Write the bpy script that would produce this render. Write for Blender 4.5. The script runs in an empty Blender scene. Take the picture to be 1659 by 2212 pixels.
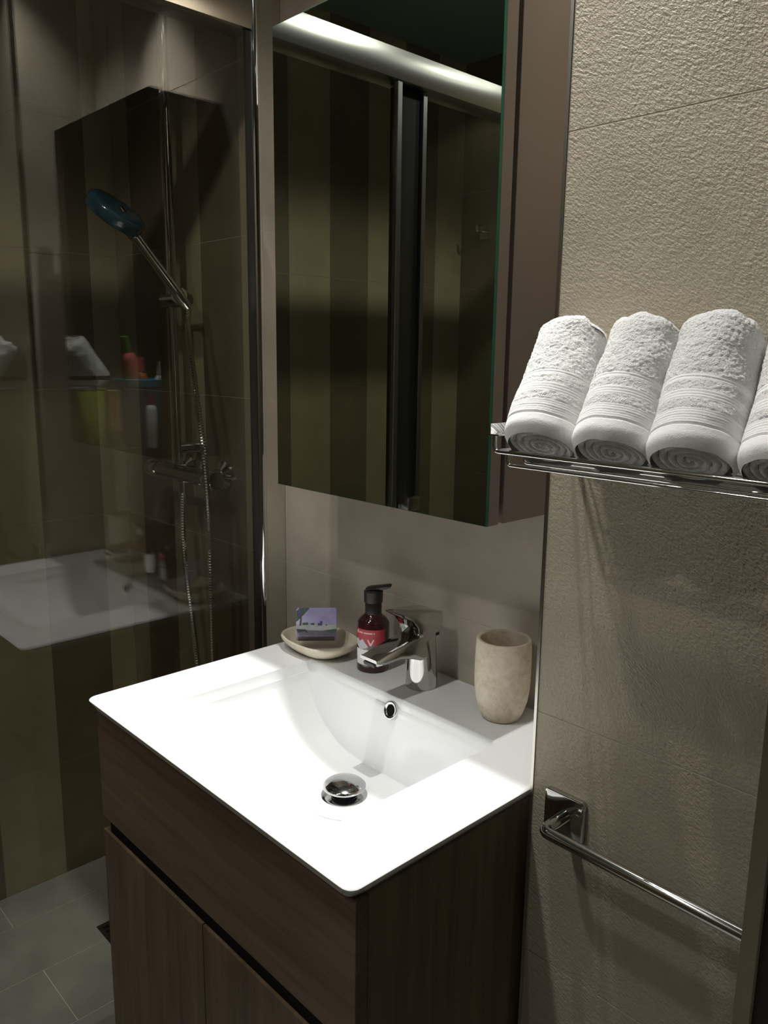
import bpy, bmesh, math, random
from mathutils import Vector, Matrix, noise
random.seed(7)
scene = bpy.context.scene
COL = scene.collection
PI = math.pi

# ------------------------------------------------------------------ camera
cx_, cy_, cz_, yaw, pitch, roll, fpx = 0.52588, -0.93298, 1.36516, 0.812, -0.19335, 0.01306, 1738.56
fw = Vector((-math.sin(yaw)*math.cos(pitch), math.cos(yaw)*math.cos(pitch), math.sin(pitch)))
rt = Vector((math.cos(yaw), math.sin(yaw), 0))
up = rt.cross(fw)
r2 = math.cos(roll)*rt + math.sin(roll)*up
u2 = -math.sin(roll)*rt + math.cos(roll)*up
cam = bpy.data.cameras.new('camera')
cam.sensor_fit = 'HORIZONTAL'; cam.sensor_width = 36; cam.lens = 36*fpx/1659
cam.clip_start = 0.02
camo = bpy.data.objects.new('camera', cam); COL.objects.link(camo)
M = Matrix((r2, u2, -fw)).transposed().to_4x4(); M.translation = (cx_, cy_, cz_)
camo.matrix_world = M
scene.camera = camo

# ------------------------------------------------------------------ world, exposure
w = bpy.data.worlds.new('world'); scene.world = w; w.use_nodes = True
w.node_tree.nodes['Background'].inputs[0].default_value = (0.9, 0.95, 1, 1)
w.node_tree.nodes['Background'].inputs[1].default_value = 0.0
vs = scene.view_settings
vs.view_transform = 'Standard'; vs.look = 'None'; vs.gamma = 1; vs.exposure = 0.0
vs.use_curve_mapping = False

CEIL = 2.32
FLOOR = 0.0107
# ceiling downlights: (x, y, watts); the fixtures are built with them further down
LAMPS = [(-0.33, -0.137, 100, 62, 0.7, 'downlight in the middle above the mirror cabinet'),
         (-0.107, -0.27, 38, 96, 0.8, 'downlight near the textured wall, right of the mirror cabinet'),
         (-0.33, -0.80, 15, 140, 0.30, 'downlight in the middle of the ceiling'),
         (-0.33, -1.27, 13, 140, 0.30, 'downlight by the wall opposite the basin'),
         (0.60, -0.74, 120, 46, 0.6, 'unseen downlight added to brighten the toiletries shelf')]  # last spot is unseen, added to brighten the toiletries reflected in the glass
LCOL = (1.0, 0.985, 0.945)

# ------------------------------------------------------------------ materials
def mat(name, col, rough=0.5, metal=0.0, spec=0.5, coat=0.0, emit=0, trans=0.0, ior=1.45, sheen=0.0):
    m = bpy.data.materials.new(name); m.use_nodes = True
    b = m.node_tree.nodes['Principled BSDF']
    b.inputs['Base Color'].default_value = (*col, 1)
    b.inputs['Roughness'].default_value = rough
    b.inputs['Metallic'].default_value = metal
    b.inputs['Specular IOR Level'].default_value = spec
    b.inputs['Coat Weight'].default_value = coat
    b.inputs['Transmission Weight'].default_value = trans
    b.inputs['IOR'].default_value = ior
    b.inputs['Sheen Weight'].default_value = sheen
    if emit:
        b.inputs['Emission Color'].default_value = (*col, 1)
        b.inputs['Emission Strength'].default_value = emit
    return m
def N(m, t, **kw):
    n = m.node_tree.nodes.new(t)
    for k, v in kw.items(): setattr(n, k, v)
    return n
def L(m, a, b): m.node_tree.links.new(a, b)
def pos_map(m, scale=(1, 1, 1), rot=(0, 0, 0)):
    g = N(m, 'ShaderNodeNewGeometry'); mp = N(m, 'ShaderNodeMapping')
    r = N(m, 'ShaderNodeMapping'); r.inputs['Rotation'].default_value = rot
    L(m, g.outputs['Position'], r.inputs['Vector'])
    mp.inputs['Scale'].default_value = scale; L(m, r.outputs[0], mp.inputs['Vector'])
    return mp.outputs[0]
def ntex(m, vec, scale, detail=4, rough=0.6, dist=0.0):
    n = N(m, 'ShaderNodeTexNoise'); n.inputs['Scale'].default_value = scale
    n.inputs['Detail'].default_value = detail; n.inputs['Roughness'].default_value = rough
    n.inputs['Distortion'].default_value = dist; L(m, vec, n.inputs['Vector']); return n.outputs['Fac']
def ramp(m, fac, stops):
    r = N(m, 'ShaderNodeValToRGB'); e = r.color_ramp.elements
    while len(e) < len(stops): e.new(0.5)
    for el, (p, c) in zip(e, stops): el.position = p; el.color = (*c, 1)
    L(m, fac, r.inputs[0]); return r.outputs[0]
def bsdf(m): return m.node_tree.nodes['Principled BSDF']
def math_n(m, op, a, b=None):
    n = N(m, 'ShaderNodeMath', operation=op)
    for i, v in enumerate((a, b)):
        if v is None: continue
        if isinstance(v, (int, float)): n.inputs[i].default_value = v
        else: L(m, v, n.inputs[i])
    return n.outputs[0]
def bump(m, h, strength, dist):
    b = N(m, 'ShaderNodeBump'); b.inputs['Strength'].default_value = strength
    b.inputs['Distance'].default_value = dist; L(m, h, b.inputs['Height'])
    L(m, b.outputs[0], bsdf(m).inputs['Normal'])
def tone(name, c0, c1, scale, rough, bstr=0.0, bscale=300, bdist=0.0006, spec=0.5, detail=5):
    m = mat(name, c0, rough, spec=spec)
    v = pos_map(m)
    L(m, ramp(m, ntex(m, v, scale, detail), [(0.3, c0), (0.7, c1)]), bsdf(m).inputs['Base Color'])
    if bstr: bump(m, ntex(m, v, bscale, 3), bstr, bdist)
    return m

MT = {}
MT['tile_plain'] = tone('tile_plain', (0.37, 0.325, 0.26), (0.50, 0.445, 0.365), 7, 0.42, 0.15, 220, 0.0004)
MT['tile_light'] = tone('tile_light', (0.245, 0.208, 0.130), (0.305, 0.260, 0.165), 9, 0.35, 0.1, 200, 0.0003)
MT['tile_dark'] = tone('tile_dark', (0.118, 0.094, 0.056), (0.152, 0.124, 0.074), 9, 0.35, 0.1, 200, 0.0003)
MT['tile_floor'] = tone('tile_floor', (0.20, 0.205, 0.18), (0.29, 0.295, 0.265), 6, 0.5, 0.15, 150, 0.0004)
MT['grout'] = tone('grout', (0.50, 0.455, 0.385), (0.56, 0.51, 0.435), 60, 0.9)
MT['grout_dark'] = tone('grout_dark', (0.24, 0.22, 0.165), (0.28, 0.255, 0.19), 60, 0.9)
MT['ceiling'] = tone('ceiling', (0.16, 0.21, 0.185), (0.18, 0.23, 0.20), 4, 0.9)
MT['plaster'] = tone('plaster', (0.09, 0.08, 0.065), (0.11, 0.10, 0.08), 4, 0.9)

# rippled stone relief of the partition tiles
m = mat('tile_relief', (0.40, 0.36, 0.30), 0.55)
v0 = pos_map(m)
colr = ramp(m, ntex(m, v0, 5, 5), [(0.3, (0.36, 0.315, 0.235)), (0.7, (0.46, 0.405, 0.31))])
L(m, colr, bsdf(m).inputs['Base Color'])
va = pos_map(m, (190, 190, 420), (0, math.radians(-32), 0))
vb = pos_map(m, (330, 330, 520), (0, math.radians(-50), 0))
big = ntex(m, v0, 14, 2)
h1 = ntex(m, va, 1.0, 2, 0.5, 0.4); h2 = ntex(m, vb, 1.0, 2, 0.5, 0.3)
hh = math_n(m, 'ADD', math_n(m, 'MULTIPLY', h1, big), math_n(m, 'MULTIPLY', h2, 0.45))
bump(m, hh, 1.0, 0.0022)
MT['tile_relief'] = m

def wood(name, axis, c0, c1, c2, sc=1.0):
    m = mat(name, c0, 0.48, spec=0.35)
    s = [55*sc]*3; s[axis] = 3.2*sc
    v = pos_map(m, tuple(s)); n1 = ntex(m, v, 1.0, 6, 0.65, 0.6)
    s2 = [9*sc]*3; s2[axis] = 0.8*sc
    n2 = ntex(m, pos_map(m, tuple(s2)), 1.0, 4, 0.6, 1.2)
    f = math_n(m, 'ADD', math_n(m, 'MULTIPLY', n1, 0.55), math_n(m, 'MULTIPLY', n2, 0.45))
    L(m, ramp(m, f, [(0.33, c0), (0.5, c1), (0.66, c2)]), bsdf(m).inputs['Base Color'])
    bump(m, n1, 0.15, 0.0006); return m
WC = ((0.095, 0.062, 0.036), (0.165, 0.112, 0.066), (0.23, 0.158, 0.098))
MT['wood_h'] = wood('wood_h', 0, *WC); MT['wood_v'] = wood('wood_v', 2, *WC)
MT['black'] = mat('black', (0.006, 0.006, 0.006), 0.7, spec=0.15)
MT['ceramic'] = mat('ceramic', (0.84, 0.85, 0.855), 0.12, spec=0.5, coat=0.3)
MT['chrome'] = mat('chrome', (0.70, 0.70, 0.69), 0.06, metal=1)
MT['chrome_dark'] = mat('chrome_dark', (0.42, 0.42, 0.40), 0.09, metal=1)
MT['aluminium'] = mat('aluminium', (0.52, 0.51, 0.46), 0.24, metal=1)
MT['alu_polish'] = mat('alu_polish', (0.72, 0.70, 0.65), 0.12, metal=1)
MT['chrome_mid'] = mat('chrome_mid', (0.50, 0.50, 0.50), 0.10, metal=1)
MT['chrome_tap'] = mat('chrome_tap', (0.56, 0.56, 0.54), 0.07, metal=1)
MT['alu_dark'] = mat('alu_dark', (0.30, 0.30, 0.29), 0.3, metal=1)
MT['trim_metal'] = mat('trim_metal', (0.55, 0.53, 0.48), 0.25, metal=1)
MT['taupe'] = mat('taupe', (0.205, 0.168, 0.138), 0.42, spec=0.4)
MT['mirror'] = mat('mirror', (0.74, 0.79, 0.74), 0.0, metal=1)
MT['glass_edge'] = mat('glass_edge', (0.01, 0.10, 0.055), 0.1, spec=0.6)
MT['rubber'] = mat('rubber', (0.02, 0.02, 0.02), 0.5)
MT['door_dark'] = mat('door_dark', (0.010, 0.008, 0.006), 0.5, spec=0.2)
MT['jamb'] = tone('jamb', (0.075, 0.065, 0.038), (0.095, 0.08, 0.05), 20, 0.6)
MT['lamp_white'] = mat('lamp_white', (0.8, 0.8, 0.78), 0.5)
MT['lamp_glow'] = mat('lamp_glow', (1.0, 0.95, 0.86), 0.5, emit=6)
MT['plastic_black'] = mat('plastic_black', (0.022, 0.018, 0.017), 0.32)
MT['amber'] = mat('amber', (0.040, 0.009, 0.010), 0.10, spec=0.6, coat=0.5)
MT['label_red'] = mat('label_red', (0.36, 0.030, 0.045), 0.4)
MT['label_white'] = mat('label_white', (0.72, 0.72, 0.70), 0.45)
MT['label_pink'] = mat('label_pink', (0.72, 0.45, 0.45), 0.45)
MT['label_grey'] = mat('label_grey', (0.48, 0.46, 0.49), 0.45)
MT['hand_blue'] = mat('hand_blue', (0.022, 0.055, 0.078), 0.15, spec=0.6, coat=0.4)
MT['hand_grey'] = mat('hand_grey', (0.16, 0.17, 0.165), 0.3)
MT['lilac'] = tone('lilac', (0.34, 0.31, 0.56), (0.44, 0.41, 0.64), 60, 0.35)
MT['lilac_dark'] = tone('lilac_dark', (0.09, 0.075, 0.11), (0.15, 0.13, 0.18), 60, 0.4)
MT['lilac_grey'] = tone('lilac_grey', (0.36, 0.38, 0.38), (0.44, 0.45, 0.45), 80, 0.4)
MT['leaf_dark'] = tone('leaf_dark', (0.015, 0.045, 0.03), (0.05, 0.11, 0.06), 120, 0.4)
MT['print_navy'] = mat('print_navy', (0.055, 0.05, 0.17), 0.4)
MT['print_black'] = mat('print_black', (0.02, 0.018, 0.02), 0.4)
# thin clear glass sheet: transparent with Schlick reflection on each face
m = bpy.data.materials.new('glass_sheet'); m.use_nodes = True
nt = m.node_tree; nt.nodes.remove(nt.nodes['Principled BSDF'])
lw = N(m, 'ShaderNodeLayerWeight'); lw.inputs['Blend'].default_value = 0.5
f5 = math_n(m, 'POWER', lw.outputs['Facing'], 4.0)
fr = math_n(m, 'ADD', math_n(m, 'MULTIPLY', f5, 0.93), 0.042)
tr = N(m, 'ShaderNodeBsdfTransparent'); tr.inputs[0].default_value = (0.955, 0.955, 0.925, 1)
gl = N(m, 'ShaderNodeBsdfGlossy'); gl.inputs['Roughness'].default_value = 0.0; gl.inputs[0].default_value = (1, 1, 1, 1)
mx = N(m, 'ShaderNodeMixShader'); L(m, fr, mx.inputs[0]); L(m, tr.outputs[0], mx.inputs[1]); L(m, gl.outputs[0], mx.inputs[2])
L(m, mx.outputs[0], nt.nodes['Material Output'].inputs[0])
MT['glass_sheet'] = m
# towelling
m = mat('terry', (0.80, 0.795, 0.775), 0.95, spec=0.1, sheen=0.4)
v = pos_map(m); n1 = ntex(m, v, 700, 3, 0.7); n2 = ntex(m, v, 180, 3, 0.6)
bump(m, math_n(m, 'ADD', n1, math_n(m, 'MULTIPLY', n2, 1.5)), 0.9, 0.0022); MT['terry'] = m
m = mat('terry_band', (0.80, 0.795, 0.78), 0.8, spec=0.2); v = pos_map(m)
bump(m, ntex(m, v, 900, 2, 0.7), 0.5, 0.0006); MT['terry_band'] = m
# stone of cup and dish
m = mat('travertine', (0.5, 0.44, 0.36), 0.6, spec=0.3)
v = pos_map(m)
f = math_n(m, 'ADD', math_n(m, 'MULTIPLY', ntex(m, v, 28, 6, 0.65, 0.4), 0.6), math_n(m, 'MULTIPLY', ntex(m, v, 120, 4, 0.7), 0.4))
L(m, ramp(m, f, [(0.34, (0.46, 0.39, 0.285)), (0.5, (0.64, 0.565, 0.45)), (0.66, (0.74, 0.68, 0.575))]), bsdf(m).inputs['Base Color'])
bump(m, ntex(m, v, 260, 3), 0.2, 0.0006); MT['travertine'] = m
m = mat('cream_stone', (0.6, 0.55, 0.42), 0.4, spec=0.4); v = pos_map(m)
L(m, ramp(m, ntex(m, v, 35, 5), [(0.3, (0.64, 0.56, 0.42)), (0.7, (0.76, 0.70, 0.57))]), bsdf(m).inputs['Base Color']); MT['cream_stone'] = m

# ------------------------------------------------------------------ mesh helpers
WLOC = {}
def obj(name, bm, material, parent=None, smooth=None, origin=None, kind=None):
    """link a bmesh (in world coordinates) as one object, origin at its parent or at its own base"""
    if parent is None:
        if origin is None:
            xs = [v.co for v in bm.verts]
            origin = Vector((sum(c.x for c in xs)/len(xs), sum(c.y for c in xs)/len(xs), min(c.z for c in xs)))
        o3 = Vector(origin)
    else: o3 = WLOC[parent.name]
    bmesh.ops.translate(bm, verts=bm.verts, vec=-o3)
    me = bpy.data.meshes.new(name); bm.normal_update(); bm.to_mesh(me); bm.free()
    if smooth is not None:
        me.polygons.foreach_set('use_smooth', [True]*len(me.polygons))
        me.set_sharp_from_angle(angle=math.radians(smooth))
    me.materials.append(MT[material] if isinstance(material, str) else material)
    o = bpy.data.objects.new(name, me); COL.objects.link(o)
    if parent is None: o.location = o3
    else: o.parent = parent
    WLOC[o.name] = o3
    if kind: o['kind'] = kind
    return o
def tag(o, label, cat, group=None):
    o['label'] = label; o['category'] = cat
    if group: o['group'] = group
    return o
def thing(name, loc, label, cat, group=None):
    o = bpy.data.objects.new(name, None); COL.objects.link(o); o.location = loc
    o.empty_display_size = 0.05
    WLOC[o.name] = Vector(loc); return tag(o, label, cat, group)
def B(): return bmesh.new()
def box(bm, a, b, bev=0.0, seg=2):
    r = bmesh.ops.create_cube(bm, size=1)
    a, b = Vector(a), Vector(b); c = (a+b)/2; s = b-a
    for v in r['verts']: v.co = Vector((c.x+v.co.x*s.x, c.y+v.co.y*s.y, c.z+v.co.z*s.z))
    if bev:
        es = list({e for v in r['verts'] for e in v.link_edges})
        bmesh.ops.bevel(bm, geom=es, offset=bev, segments=seg, profile=0.5, affect='EDGES')
    return bm
def frame_of(d):
    d = d.normalized(); a = Vector((0, 0, 1)) if abs(d.z) < 0.9 else Vector((1, 0, 0))
    x = a.cross(d).normalized(); return x, d.cross(x)
def tube(bm, pts, r, seg=12, cap=True):
    pts = [Vector(p) for p in pts]; n = len(pts)
    rad = r if isinstance(r, (list, tuple)) else [r]*n
    t0 = (pts[1]-pts[0]); x, y = frame_of(t0); rings = []
    for i, p in enumerate(pts):
        t = (pts[min(i+1, n-1)]-pts[max(i-1, 0)]).normalized()
        x = (x - t*x.dot(t)).normalized(); y = t.cross(x)
        rings.append([bm.verts.new(p+(x*math.cos(2*PI*k/seg)+y*math.sin(2*PI*k/seg))*rad[i]) for k in range(seg)])
    for a, b in zip(rings, rings[1:]):
        for k in range(seg): bm.faces.new((a[k], a[(k+1) % seg], b[(k+1) % seg], b[k]))
    if cap: bm.faces.new(rings[0][::-1]); bm.faces.new(rings[-1])
    return bm
def rounded(pts, r, n=6):
    """polyline with its inner corners rounded"""
    pts = [Vector(p) for p in pts]; out = [pts[0]]
    for a, b, c in zip(pts, pts[1:], pts[2:]):
        d1 = (a-b); d2 = (c-b); k = min(r, d1.length*0.48, d2.length*0.48)
        p, q = b+d1.normalized()*k, b+d2.normalized()*k
        for i in range(n+1):
            t = i/n; out.append(p*(1-t)**2 + b*2*t*(1-t) + q*t*t)
    out.append(pts[-1]); return out
def lathe(bm, prof, c=(0, 0, 0), seg=48, axis=None, sx=1.0, sy=1.0):
    """revolve (r, h) profile about the axis (default z) at c"""
    c = Vector(c); ax = Vector(axis).normalized() if axis else Vector((0, 0, 1))
    if axis: x, y = frame_of(ax)
    else: x, y = Vector((1, 0, 0)), Vector((0, 1, 0))
    rings = []
    for r, h in prof:
        if r < 1e-6: rings.append([bm.verts.new(c+ax*h)])
        else: rings.append([bm.verts.new(c+ax*h+(x*math.cos(2*PI*k/seg)*sx+y*math.sin(2*PI*k/seg)*sy)*r) for k in range(seg)])
    for a, b in zip(rings, rings[1:]):
        for k in range(seg):
            k2 = (k+1) % seg
            if len(a) == 1 and len(b) == 1: continue
            if len(a) == 1: bm.faces.new((a[0], b[k2], b[k]))
            elif len(b) == 1: bm.faces.new((a[k], a[k2], b[0]))
            else: bm.faces.new((a[k], a[k2], b[k2], b[k]))
    bmesh.ops.recalc_face_normals(bm, faces=bm.faces)
    return bm
def prism(bm, poly, origin, ux, uy, depth, bev=0.0):
    """extrude a 2D polygon (u, v) set in the plane origin+u*ux+v*uy by the vector depth"""
    o, ux, uy, d = Vector(origin), Vector(ux), Vector(uy), Vector(depth)
    a = [bm.verts.new(o+ux*p[0]+uy*p[1]) for p in poly]; b = [bm.verts.new(v.co+d) for v in a]
    n = len(a); fs = [bm.faces.new(a[::-1]), bm.faces.new(b)]
    for i in range(n): fs.append(bm.faces.new((a[i], a[(i+1) % n], b[(i+1) % n], b[i])))
    bmesh.ops.recalc_face_normals(bm, faces=fs)
    if bev:
        es = list({e for f in fs for e in f.edges})
        bmesh.ops.bevel(bm, geom=es, offset=bev, segments=2, profile=0.5, affect='EDGES')
    return bm

# ------------------------------------------------------------------ setting
TH = 0.317
ZR = 0.9566 - 3*TH            # lowest joint
YP = -0.192                   # face of the partition
XP = 0.0074                   # its left edge
XL = -1.4244                  # left wall (in the shower)
YF = -1.58                    # wall opposite the basin
XR = 0.95
XG = -0.7416                  # plane of the shower screen
CACHE = {}
def tile(parent, material, axis, wall, a0, a1, z0, z1, sgn, gap=0.0008, vgap=0.0008):
    """one wall tile: a slab whose front lies in the plane `wall`; axis is the wall's horizontal axis"""
    wd, ht = a1-a0-2*vgap, z1-z0-2*gap
    key = (material, axis, sgn, round(wd, 4), round(ht, 4))
    if key not in CACHE:
        bm = B(); t, e = 0.0005, 0.0003
        def P(u, vv, dpt):
            return (u, dpt*sgn, vv) if axis == 0 else (dpt*sgn, u, vv)
        q = [(-wd/2, -ht/2), (wd/2, -ht/2), (wd/2, ht/2), (-wd/2, ht/2)]
        back = [bm.verts.new(P(u, vv, t)) for u, vv in q]; mid = [bm.verts.new(P(u, vv, e)) for u, vv in q]
        fr = [bm.verts.new(P(u-math.copysign(e, u), vv-math.copysign(e, vv), 0)) for u, vv in q]
        bm.faces.new(fr); bm.faces.new(back[::-1])
        for i in range(4):
            j = (i+1) % 4
            bm.faces.new((mid[i], mid[j], fr[j], fr[i])); bm.faces.new((back[i], back[j], mid[j], mid[i]))
        bmesh.ops.recalc_face_normals(bm, faces=bm.faces)
        me = bpy.data.meshes.new('tile'); bm.to_mesh(me); bm.free(); me.materials.append(MT[material]); CACHE[key] = me
    o = bpy.data.objects.new('tile', CACHE[key]); COL.objects.link(o); o.parent = parent
    c = Vector(((a0+a1)/2, wall, (z0+z1)/2)) if axis == 0 else Vector((wall, (a0+a1)/2, (z0+z1)/2))
    o.location = c - WLOC[parent.name]
    return o
def rows():
    z = ZR
    while z < CEIL-0.01:
        yield max(z, FLOOR), min(z+TH, CEIL); z += TH

# back wall: backing with plain tiles over the basin and banded tiles in the shower
bm = B(); box(bm, (XL-0.1, 0.0006, 0), (0.40, 0.12, CEIL+0.05)); wall_back = obj('wall_back', bm, 'grout', kind='structure')
bm = B(); box(bm, (XL-0.12, YF-0.1, 0), (XL-0.0006, 0.12, CEIL+0.05)); wall_left = obj('wall_left', bm, 'grout_dark', kind='structure')
BW = 0.1535
xb = [XL, -1.339]
while xb[-1] < XG-0.02: xb.append(min(xb[-1]+BW, XG))
if xb[-1]-xb[-2] < 0.03: xb.pop(-2)
yb = [0, -0.068]
while yb[-1] > YF+0.02: yb.append(max(yb[-1]-BW, YF))
for z0, z1 in rows():
    if z1-z0 < 0.02: continue
    for i in range(len(xb)-1):
        tile(wall_back, ('tile_light', 'tile_dark')[i % 2], 0, 0.0, xb[i], xb[i+1], z0, z1, 1, 0.0005, 0.0002)
    tile(wall_back, 'tile_plain', 0, 0.0, XG, XP, z0, z1, 1)
    for i in range(len(yb)-1):
        tile(wall_left, ('tile_light', 'tile_dark')[i % 2], 1, XL, yb[i+1], yb[i], z0, z1, -1, 0.0005, 0.0002)

# partition to the right of the basin
bm = B(); box(bm, (XP+0.0025, YP+0.0006, 0), (0.34, 0.12, CEIL+0.05)); part = obj('wall_partition', bm, 'grout', kind='structure')
for z0, z1 in rows():
    if z1-z0 < 0.02: continue
    tile(part, 'tile_relief', 0, YP, XP+0.0025, 0.339, z0, z1, 1, gap=0.0006)
    tile(part, 'tile_plain', 1, XP+0.0012, YP+0.004, -0.001, z0, z1, 1)
bm = B(); box(bm, (XP-0.0005, YP-0.001, 0), (XP+0.0022, YP+0.010, CEIL)); box(bm, (XP+0.0022, YP-0.0012, 0), (XP+0.0034, YP+0.004, CEIL))
o = obj('trim_1', bm, 'trim_metal', kind='structure')

bm = B(); box(bm, (XL-0.12, YF-0.12, 0), (XR+0.1, YF-0.0006, CEIL+0.05)); wall_front = obj('wall_front', bm, 'grout_dark', kind='structure')
for z0, z1 in rows():
    if z1-z0 < 0.02: continue
    for i in range(4):
        a = XL+i*0.6; b = min(a+0.6, XR)
        tile(wall_front, 'tile_dark', 0, YF, a, b, z0, z1, -1)
bm = B(); box(bm, (XR, YF-0.1, 0), (XR+0.1, 0.12, CEIL+0.05)); obj('wall_right', bm, 'plaster', kind='structure')
bm = B(); box(bm, (XL-0.12, YF-0.12, CEIL), (XR+0.1, 0.12, CEIL+0.1)); obj('ceiling', bm, 'ceiling', kind='structure')
# floor: planks of 185 mm along y, half offset
bm = B(); box(bm, (XL-0.12, YF-0.12, -0.08), (XR+0.1, 0.12, FLOOR-0.001)); floor = obj('floor', bm, 'grout', kind='structure')
x = XL; k = 0; PW, PL = 0.185, 0.62
while x < XR:
    x1 = min(x+(0.121 if k == 0 else PW), XR)
    y = -0.40+PL if k % 2 == 0 else -0.40+PL/2
    y = min(y, 0) if y > 0 else y
    ys = [0.0]; yy = -0.40 if k % 2 == 0 else -0.40+PL/2
    while yy > YF: ys.append(yy); yy -= PL
    ys.append(YF)
    for y1, y0 in zip(ys, ys[1:]):
        key = ('fl', round(x1-x, 3), round(y1-y0, 3))
        if key not in CACHE:
            b2 = B(); a, c = (x1-x)/2-0.0012, (y1-y0)/2-0.0012
            box(b2, (-a, -c, -0.008), (a, c, 0)); me = bpy.data.meshes.new('floor_tile'); b2.to_mesh(me); b2.free()
            me.materials.append(MT['tile_floor']); CACHE[key] = me
        o = bpy.data.objects.new('floor_tile', CACHE[key]); COL.objects.link(o); o.parent = floor
        o.location = Vector(((x+x1)/2, (y0+y1)/2, FLOOR)) - WLOC[floor.name]
    x = x1; k += 1
# doorway at the right: jamb and dark leaf
bm = B(); box(bm, (0.3207, -0.352, FLOOR), (0.3335, YP+0.002, 2.10), 0.0008)
obj('trim_2', bm, 'jamb', kind='structure')
bm = B(); box(bm, (0.3335, -0.347, FLOOR+0.006), (XR, -0.305, 2.06), 0.001)
door = obj('door_1', bm, 'door_dark', kind='structure')
bm = B(); lathe(bm, [(0, 0), (0.024, 0), (0.024, 0.008), (0.009, 0.009), (0.009, 0.05), (0, 0.05)], (0.87, -0.347, 1.0), 20, (0, -1, 0))
tube(bm, [(0.87, -0.392, 1.0), (0.76, -0.394, 1.0)], 0.008, 10); obj('handle', bm, 'chrome', door, 40)
bm = B(); box(bm, (0.34, -0.30, 2.06), (XR, 0.12, CEIL)); obj('wall_lintel', bm, 'plaster', kind='structure')

# ------------------------------------------------------------------ downlights
for (x, y, wt, cone, blend, lab) in LAMPS:
    t = thing('downlight', (x, y, CEIL), 'small round ' + lab, 'downlight', 'ceiling downlights')
    bm = B(); lathe(bm, [(0.030, -0.001), (0.044, -0.003), (0.044, 0.0), (0.030, 0.0)], (x, y, CEIL), 32); obj('ring', bm, 'lamp_white', t, 40)
    bm = B(); lathe(bm, [(0, -0.0005), (0.029, -0.0005), (0.029, 0.0), (0, 0.0)], (x, y, CEIL), 32); obj('diffuser', bm, 'lamp_glow', t, 40)
    ld = bpy.data.lights.new('lamp', 'SPOT'); ld.energy = wt; ld.color = LCOL
    ld.spot_size = math.radians(cone); ld.spot_blend = blend; ld.shadow_soft_size = 0.007 if wt > 30 else 0.028
    lo = bpy.data.objects.new('lamp', ld); COL.objects.link(lo); lo.parent = t; lo.location = (0, 0, -0.022)

# ------------------------------------------------------------------ vanity and basin
ZB = 0.85; DB = 0.4732; WB = 0.61
t = thing('vanity_cabinet', (-0.30, -0.24, FLOOR), 'dark brown wood-grain vanity cabinet with two doors under the white basin', 'cabinet')
yf = -0.463; xl, xr_ = -0.597, -0.003; zt = 0.834
bm = B(); box(bm, (xr_-0.016, -0.4455, 0.12), (xr_, -0.006, zt-0.0005), 0.0008); obj('side_panel', bm, 'wood_v', t)
bm = B(); box(bm, (xl, -0.4455, 0.12), (xl+0.016, -0.006, zt-0.0005), 0.0008); obj('side_panel', bm, 'wood_v', t)
bm = B(); box(bm, (xl+0.016, -0.4455, 0.12), (xr_-0.016, -0.006, 0.136)); obj('bottom_panel', bm, 'wood_h', t)
bm = B(); box(bm, (xl+0.016, -0.012, 0.136), (xr_-0.016, -0.006, 0.60)); obj('back_panel', bm, 'wood_v', t)
bm = B(); box(bm, (xl, yf, 0.656), (xr_, -0.446, zt-0.001), 0.0008); obj('top_front', bm, 'wood_h', t)
bm = B(); box(bm, (xl+0.018, -0.4590, 0.6342), (xr_-0.0010, -0.4250, 0.6555)); obj('grip_recess', bm, 'black', t)
for a, b in ((xl, -0.3045), (-0.3025, xr_)):
    bm = B(); box(bm, (a, yf, 0.124), (b, -0.446, 0.633), 0.0005)
    obj('door', bm, 'wood_v', t)
for sx in (xl+0.04, xr_-0.04):
    for sy in (-0.42, -0.05):
        bm = B(); lathe(bm, [(0, 0), (0.018, 0), (0.016, 0.006), (0.013, 0.109), (0, 0.109)], (sx, sy, FLOOR), 20); obj('leg', bm, 'chrome_dark', t, 40)

CXB = -0.303
def smooth(a, b, x):
    t = min(1, max(0, (x-a)/(b-a))); return t*t*(3-2*t)
def bowl(x, y):
    u = abs(x-CXB)/0.203
    if u >= 1: return 0
    S = (1-u**3.5)**0.7
    g = smooth(-0.121, -0.137, y)**0.7 * smooth(-0.440, -0.275, y)
    return 0.127*S*g
def fine(lo, hi, n, extra):
    v = sorted(set([round(lo+(hi-lo)*i/n, 5) for i in range(n+1)] + [round(e, 5) for e in extra])); return v
gx = fine(-WB, 0, 110, [CXB+q*(0.203-0.03*(i/14)**2) for i in range(15) for q in (-1, 1)] + [-WB+0.0008, -WB+0.003, -0.0008, -0.003])
gy = fine(-DB, 0, 96, [-DB+0.0008, -DB+0.003] + [-0.120-0.020*i/16 for i in range(17)])
def corner(x, y, r=0.014):
    for ccx in (-WB+r, -r):
        ccy = -DB+r
        if (x < ccx if ccx < -0.3 else x > ccx) and y < ccy:
            d = Vector((x-ccx, y-ccy)); m_ = max(abs(d.x), abs(d.y))
            if d.length > 1e-9: d = d.normalized()*m_
            return ccx+d.x, ccy+d.y
    return x, y
bm = B(); top = []; bot = []
for yv in gy:
    rt_, rb_ = [], []
    for xv in gx:
        e = min(xv+WB, -xv, yv+DB)
        rim = 0.0022*max(0, 1-e/0.003)**2 if e < 0.003 else 0
        h = bowl(xv, yv); X, Y = corner(xv, yv)
        rt_.append(bm.verts.new((X, Y, ZB-rim-h)))
        e2 = min(e/0.003, 1)
        Xb, Yb = -0.305+(X+0.305)*0.975, -0.2366+(Y+0.2366)*0.968
        if yv > -0.05: Yb = Y
        rb_.append(bm.verts.new((Xb, Yb, (ZB-0.0165-h*0.97))))
    top.append(rt_); bot.append(rb_)
ny, nx = len(gy), len(gx)
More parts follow.
